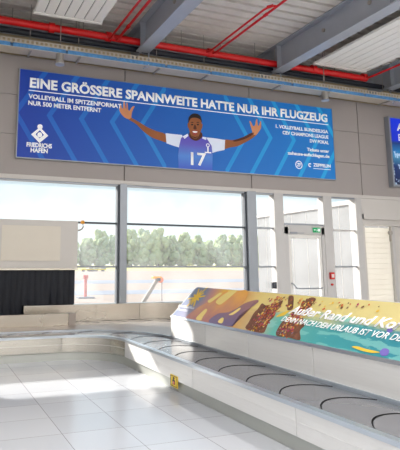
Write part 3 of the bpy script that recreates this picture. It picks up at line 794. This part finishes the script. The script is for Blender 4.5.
obj('ridge_cap', B((4.655, -3.6, 1.262), (4.745, 9.37, 1.288), .004), 'frame_light', isl)
obj('rear_slope', prism(bmesh.new(), [(5.28, 9.36, .785), (4.75, 9.36, 1.27), (4.73, 9.36, 1.25), (5.26, 9.36, .76)], (0, -12.9, 0)), 'steel_panel', isl)
# shapes on the banner
bo = Vector((4.13, 0, .785))
def on_ban(x, y, lay=1):
    d = ray(x, y); n = nb
    k = (bo-CAM).dot(n)/d.dot(n)
    return CAM+d*k+n*(.0012*lay+.001)
def bflat(name, pix, m, lay, raw=False, k=4):
    p = [tuple(q) for q in pix]
    if not raw: p = smooth_loop(p, k)
    return obj(name, prism(bmesh.new(), [on_ban(x, y, lay) for x, y in p], nb*(-.001)), m, ban)
bflat('printed_arm', [(186, 318), (196, 309), (206, 303), (214, 300), (224, 292), (228, 291), (222, 300), (214, 309), (205, 316), (200, 320.5)], 'silhouette_warm', 1)
bflat('printed_arm', [(200, 321), (212, 311), (221, 302), (230, 294), (240, 290.5), (248, 291.5), (244, 302), (236, 308), (229, 318), (226, 325.5)], 'silhouette_warm', 2)
bflat('printed_hand', [(209, 322.5), (218, 314), (228, 312.5), (236, 309), (246, 303), (257, 300), (258, 302.5), (249, 309), (240, 315), (233, 324.5), (231, 326.5)], 'silhouette', 3)
bflat('printed_gap', [(218, 322), (222, 318), (224, 319), (222, 323.5)], 'glow', 4)
bflat('printed_gap', [(229, 315), (233, 312.5), (240, 308), (240, 310), (233, 315)], 'glow', 4)
bflat('sun_glow', [(216, 302), (222, 296), (230, 291.5), (237, 291), (232, 296), (226, 301), (220, 305)], 'glow', 4)
bflat('sun_glow', [(208, 301), (214, 297), (220, 293), (222, 294), (216, 299), (210, 303)], 'glow', 4)
bflat('printed_light_patch', [(196, 319), (201, 313), (206, 309), (207, 311), (203, 317), (201, 320.5)], 'glow', 3)
bflat('printed_dancer', [(246, 329), (249, 322), (254, 313), (258, 309), (262, 303.5), (266, 305.5), (272.5, 304), (277, 303.2), (283, 300.6), (279.5, 308), (275, 312), (274, 317), (269, 322), (266, 329), (262, 333)], 'confetti_dark', 1)
bflat('printed_dancer', [(289, 296.2), (293.5, 296.4), (293.5, 303), (292.6, 309), (287.6, 310), (288, 303)], 'confetti_dark', 1)
bflat('printed_dancer', [(309.3, 298.2), (316, 299), (311, 306), (304, 313), (303, 320), (305, 325), (300, 331), (300, 340), (288, 337.5), (276, 335), (281, 323.5), (286, 319), (289, 316), (293, 315.5), (296, 311), (300.5, 308)], 'confetti_dark', 1)
bflat('magenta_patch', [(291, 319), (297, 315), (301, 318), (294, 322)], 'magenta', 2)
bflat('purple_spot', [(380, 352), (384, 348.5), (389, 350), (388, 355), (382, 356)], 'purple', 2)
bflat('purple_spot', [(387, 330), (391, 328), (393, 331), (389, 333)], 'purple', 2)
bflat('sand_patch', [(352, 347), (358, 346.6), (366, 349), (375, 351), (380, 352.6), (372, 353), (362, 351)], 'logo_yellow', 2)
bflat('yellow_patch', [(276, 317), (282, 313), (289, 311), (284, 315.5)], 'logo_yellow', 2)
# loose confetti: nobody could count it
cols = ['confetti_dark', 'magenta', 'logo_yellow', 'orangeprint', 'silhouette_warm', 'confetti_dark', 'glow', 'orangeprint', 'silhouette']
bms = bmesh.new()
for k in range(1100):
    r_ = random.random()
    if r_ < .5:
        cx_, sx_, sy_ = random.gauss(267, 6), 3, 5; cy_ = 317-(cx_-265)*1.1
    elif r_ < .92:
        cx_, sx_, sy_ = random.gauss(295, 7), 3, 6; cy_ = 318-(cx_-296)*1.1
    else: cx_, cy_, sx_, sy_ = random.uniform(270, 396), 304, 4, 7
    x, y = random.gauss(cx_, sx_*.7), random.gauss(cy_, sy_*.6)
    ytop = 289+.085*(x-200)+1.6; ybot = 317+.205*(x-175)-1.6
    if not (ytop < y < ybot) or x < 205: continue
    c = on_ban(x, y, 5); s = random.uniform(.008, .02); a = random.random()*PI
    e1 = (Vector((0, 1, 0))*math.cos(a)+ub*math.sin(a))*s; e2 = (Vector((0, 1, 0))*-math.sin(a)+ub*math.cos(a))*s*.7
    n0 = len(bms.faces)
    vs = [bms.verts.new(c+q) for q in (e1+e2, e1-e2, -e1-e2, -e1+e2)]
    bms.faces.new(vs).material_index = random.randrange(len(cols))
me = bpy.data.meshes.new('printed_confetti'); bms.to_mesh(me); bms.free()
for c in cols: me.materials.append(M[c])
me.transform(Matrix.Translation(-Vector(isl['base']))); cf = link('printed_confetti', me, ban); cf['kind'] = 'stuff'
# sun emblem
bm = bmesh.new(); c0 = on_ban(196.5, 297.5, 2)
for k in range(12):
    a = 2*PI*k/12+.2; L = .26 if k % 2 == 0 else .17
    e = Vector((0, -1, 0))*math.cos(a)+ub*math.sin(a); w = Vector((0, -1, 0))*-math.sin(a)+ub*math.cos(a)
    prism(bm, [c0-w*.028, c0+e*L-w*.016, c0+e*(L+.02), c0+e*L+w*.016, c0+w*.028], nb*-.001)
prism(bm, [c0+(Vector((0, -1, 0))*math.cos(a)+ub*math.sin(a))*.07+nb*.0006 for a in [2*PI*k/14 for k in range(14)]], nb*-.001)
obj('sun_emblem', bm, 'logo_yellow', ban)
bm = bmesh.new()
for (xa, ya, xb, yb, n) in ((178, 306.6, 192.5, 309.2, 11), (177.5, 310.2, 186, 311.8, 6)):
    for k in range(n):
        u = k/(n-1); c = on_ban(xa+(xb-xa)*u, ya+(yb-ya)*u, 3); hh = (.05, .03, .035, .05)[k % 4]
        prism(bm, [c, c+Vector((0, -.022, 0)), c+Vector((0, -.026, 0))+ub*hh, c+Vector((0, -.006, 0))+ub*hh], nb*-.001)
obj('small_print', bm, 'white_print', ban)
def btext(s, p0, p1, h, bold=.02, name='lettering', shear=.0):
    a, b = on_ban(*p0, 6), on_ban(*p1, 6)
    return lettering(name, s, a, b, h, ub, nb, 'white_print', ban, bold, shear)
btext('Außer Rand und Kof', (288.5, 313.6), (401.5, 330.9), .138, .022, 'lettering', .3)
btext('DENN NACH DEM URLAUB IST VOR DE', (281, 321.3), (401.5, 342.2), .085, .008, 'lettering', .3)

# ================================================================= HOOD AND CURTAINS
hd = thing('baggage_portal', 'grey portal hood with cream notice panel and black strip curtains at the left', 'baggage portal', (1, 12.95, .4))
HX0 = -2.6
obj('hood_panel', B((HX0, 12.93, 1.63), (3.26, 13.27, 2.75), .008), 'hood', hd)
obj('hood_trim', B((HX0, 12.915, 1.585), (3.275, 13.27, 1.635), .006), 'steel', hd)
part_label(obj('notice_panel', B((1.48, 12.918, 1.80), (2.84, 12.93, 2.61), .003), 'notice', hd), 'blank cream notice panel')
obj('dark_opening', B((HX0, 13.12, .41), (3.24, 13.20, 1.60)), 'void', hd)
x = HX0
while x < 3.15:
    low = .80 if x > 1.98 else .50
    w = .155; dy = random.uniform(-.012, .012); tw = random.uniform(-.018, .018)
    bm = bmesh.new(); cols_ = 5; rws = 5; R = []
    for i in range(rws+1):
        z = 1.60-(1.60-low)*i/rws; row = []
        for j in range(cols_+1):
            u = j/cols_
            yy = 13.01+dy*i/rws+tw*(u-.5)*i/rws*2 - .02*math.sin(PI*u)
            row.append(bm.verts.new((x+w*u, yy, z)))
        R.append(row)
    for i in range(rws):
        for j in range(cols_): bm.faces.new((R[i][j], R[i][j+1], R[i+1][j+1], R[i+1][j]))
    bmesh.ops.solidify(bm, geom=list(bm.faces), thickness=.006)
    obj('curtain_strip', bm, 'black', hd, True)
    x += .135
lp = thing('signal_lamp', 'small orange signal lamp on a curved bracket at the hood corner', 'lamp', (3.36, 12.98, 2.6))
bm = tube(bmesh.new(), [(3.38, 12.96, 2.69), (3.38, 12.96, 2.77)], [.05, .042], 12); obj('lamp_dome', bm, 'orange', lp, True)
bm = tube(bmesh.new(), [(3.38, 12.96, 2.69), (3.40, 12.96, 2.62), (3.36, 12.96, 2.56), (3.30, 12.97, 2.53), (3.26, 12.98, 2.54)], .018, 8); obj('bracket', bm, 'fixture', lp, True)

# ================================================================= OUTSIDE
bm = bmesh.new()
vs = [bm.verts.new(p) for p in ((-300, YW+.3, -.06), (300, YW+.3, -.06), (600, 215, -.06), (-600, 215, -.06))]; bm.faces.new(vs)
r = bmesh.ops.extrude_face_region(bm, geom=list(bm.faces))
for g in r['geom']:
    if isinstance(g, bmesh.types.BMVert): g.co.z -= .3
g_ = struct('ground_apron', bm, 'apron')
bm = bmesh.new()
vs = [bm.verts.new(p) for p in ((-700, 215, -.06), (700, 215, -.06), (900, 620, 3.2), (-900, 620, 3.2))]; bm.faces.new(vs)
struct('ground_grass', bm, 'grass')
for (y0, y1) in ((33.5, 39.), (55, 68)):
    struct('ground_taxi_strip', B((-150, y0, -.07), (150, y1, -.05)), 'apron_dark')

# treeline
def tree_mesh(seed):
    rnd = random.Random(seed); bm = bmesh.new()
    for k in range(70):
        h = rnd.uniform(.06, 1.0); sp = (1-abs(h-.42)**1.5*1.6)*5.6
        a = rnd.random()*2*PI; rr = math.sqrt(rnd.random())*sp
        r = rnd.uniform(1.2, 2.3)*(1.15-.4*h)
        res = bmesh.ops.create_icosphere(bm, subdivisions=2, radius=r)
        c = Vector((rr*math.cos(a), rr*math.sin(a), 1+h*20))
        for v in res['verts']:
            v.co = v.co*(1+rnd.uniform(-.2, .2)); v.co.z *= 1.2; v.co += c
    return bm
protos = []
for k in range(3):
    t = thing('tree', 'hazy green deciduous tree in the wood beyond the airfield', 'tree', (0, 0, 0), 'trees beyond the airfield')
    obj('crown', tree_mesh(20+k), 'leaf', t, True)
    obj('trunk', tube(bmesh.new(), [(0, 0, -1.), (.1, 0, 5), (0, .2, 12)], [.45, .35, .15], 7), 'trunk', t, True)
    protos.append(t)
idx = 0
for row, (Y, z0) in enumerate(((395, 1.3), (408, 1.4))):
    X = 20 + row*5
    while X < 330:
        src = protos[idx % 3]
        if idx < 3: c = src
        else:
            c = src.copy(); COL.objects.link(c)
            for ch in src.children:
                d = ch.copy(); COL.objects.link(d); d.parent = c
        s = random.uniform(.92, 1.12)*(1.0+.08*math.sin(X*.05))
        s *= random.uniform(1.02, 1.22); c.location = (X, Y+random.uniform(-3, 3), z0); c.rotation_euler.z = random.random()*6; c.scale = (s*1.05, s*1.05, s)
        X += random.uniform(9.5, 13); idx += 1

# white building wing to the right, receding from the terminal
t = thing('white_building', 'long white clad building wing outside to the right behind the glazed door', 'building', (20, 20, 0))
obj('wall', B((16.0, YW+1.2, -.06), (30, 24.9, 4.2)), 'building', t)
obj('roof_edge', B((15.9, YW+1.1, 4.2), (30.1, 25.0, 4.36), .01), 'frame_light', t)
bm = bmesh.new(); y = YW+2
while y < 24.8:
    box(bm, (15.99, y, 0), (16.0, y+.012, 4.2)); y += 1.1
obj('cladding_joint', bm, 'lintel', t)

# leaning boom with orange head and hanging cable, parked outside the window
t = thing('lifting_boom', 'slanting grey boom with orange head and hanging cable outside the middle window', 'boom', (6.1, 16, -.06))
obj('boom_arm', tube(bmesh.new(), [(5.70, 16, -.02), (6.58, 16, 1.26)], [.065, .055], 10), 'boom', t, True)
bm = B((6.42, 15.92, 1.30), (6.70, 16.08, 1.37), .01); 
obj('boom_head', bm, 'orange', t)
obj('pulley_block', tube(bmesh.new(), [(6.68, 15.93, 1.26), (6.68, 16.07, 1.26)], .09, 14), 'orangeprint', t, True)
obj('clamp', B((6.54, 15.9, 1.22), (6.66, 16.1, 1.32), .01), 'blackpipe', t)
obj('hanging_cable', tube(bmesh.new(), [(6.74, 16, 1.25), (6.74, 16, 0)], .012, 6), 'blackpipe', t)
obj('base_plate', B((5.4, 15.7, -.06), (6.9, 16.3, .0), .01), 'fixture', t)

# red marker post and little service vehicles far out on the apron
t = thing('marker_post', 'slim red marker post on the apron outside, right of the hood', 'post', (0, 0, 0))
p = on_wall(85.5, 289, 30)
obj('post_shaft', B((p.x-.07, 29.93, -.05), (p.x+.07, 30.07, 1.0), .01), 'alarm_red', t)
obj('post_cap', B((p.x-.12, 29.88, 1.0), (p.x+.12, 30.12, 1.2), .03), 'alarm_red', t)
obj('post_foot', B((p.x-.45, 29.7, -.06), (p.x+.45, 30.3, .03), .01), 'apron_dark', t)
def vehicle(px_, Y, L, h, m, label):
    p = on_wall(px_, 270, Y); x = p.x; z = -.06
    t = thing('service_vehicle', label, 'vehicle', (x, Y, z))
    obj('body', B((x-L/2, Y-1, z+.45), (x+L/2, Y+1, z+h*.6), .15), m, t)
    obj('cab', B((x+L*.12, Y-.9, z+h*.6), (x+L*.48, Y+.9, z+h), .12), 'white_wall', t)
    for xx in (x-L*.32, x+L*.32):
        for yy in (Y-.95, Y+.75): obj('wheel', tube(bmesh.new(), [(xx, yy, z+.42), (xx, yy+.2, z+.42)], .42, 14), 'blackpipe', t, True)
vehicle(87, 190, 4.2, 1.7, 'yellow', 'tiny yellow service vehicle far out on the airfield, left one')
vehicle(92.5, 192, 4.2, 1.9, 'white_wall', 'tiny white service vehicle far out on the airfield, between two yellow ones')
vehicle(98, 190, 5.5, 1.6, 'yellow', 'tiny yellow service vehicle far out on the airfield, right of the white one')

# ================================================================= LIGHT
w = bpy.data.worlds.new('World'); SC.world = w; w.use_nodes = True
nt = w.node_tree; nt.nodes.clear()
o = nt.nodes.new('ShaderNodeOutputWorld'); bg = nt.nodes.new('ShaderNodeBackground')
tc = nt.nodes.new('ShaderNodeTexCoord'); s = nt.nodes.new('ShaderNodeSeparateXYZ'); nt.links.new(tc.outputs['Generated'], s.inputs[0])
mp = nt.nodes.new('ShaderNodeMapping'); mp.inputs['Scale'].default_value = (1, 1, 4); nt.links.new(tc.outputs['Generated'], mp.inputs[0])
nz = nt.nodes.new('ShaderNodeTexNoise'); nz.inputs['Scale'].default_value = 3; nz.inputs['Detail'].default_value = 5; nt.links.new(mp.outputs[0], nz.inputs['Vector'])
f = mathn(nt, 'ADD', mathn(nt, 'MULTIPLY', s.outputs[2], 1.0), mathn(nt, 'MULTIPLY', mathn(nt, 'SUBTRACT', nz.outputs['Fac'], .5), .12))
c = ramp(nt, f, [(0, (232, 242, 240)), (.12, (216, 236, 244)), (.3, (200, 228, 246)), (1, (120, 170, 225))])
nt.links.new(c, bg.inputs['Color']); bg.inputs['Strength'].default_value = .8
nt.links.new(bg.outputs[0], o.inputs[0])
sun = bpy.data.lights.new('sun', 'SUN'); sun.energy = 8.0; sun.angle = math.radians(.9); sun.color = (1, .96, .89)
so = bpy.data.objects.new('sun', sun); COL.objects.link(so); so.location = (-10, 30, 20)
dirv = Vector((.66, -1, -.615)).normalized()
so.rotation_euler = dirv.to_track_quat('-Z', 'Y').to_euler()

# ================================================================= CAMERA
cam = bpy.data.cameras.new('camera'); co = bpy.data.objects.new('camera', cam); COL.objects.link(co)
co.location = CAM
co.rotation_euler = Matrix((RT, UP, -FW)).transposed().to_euler()
cam.sensor_fit = 'VERTICAL'; cam.sensor_height = 36; cam.lens = F/450*36
cam.shift_x = (200-CX)/450; cam.shift_y = -(225-CY)/450
cam.clip_end = 2000; cam.clip_start = .05
SC.camera = co
SC.view_settings.view_transform = 'Standard'; SC.view_settings.look = 'None'; SC.view_settings.exposure = .45; SC.view_settings.gamma = 1
for o in bpy.data.objects:
    if 'base' in o: del o['base']
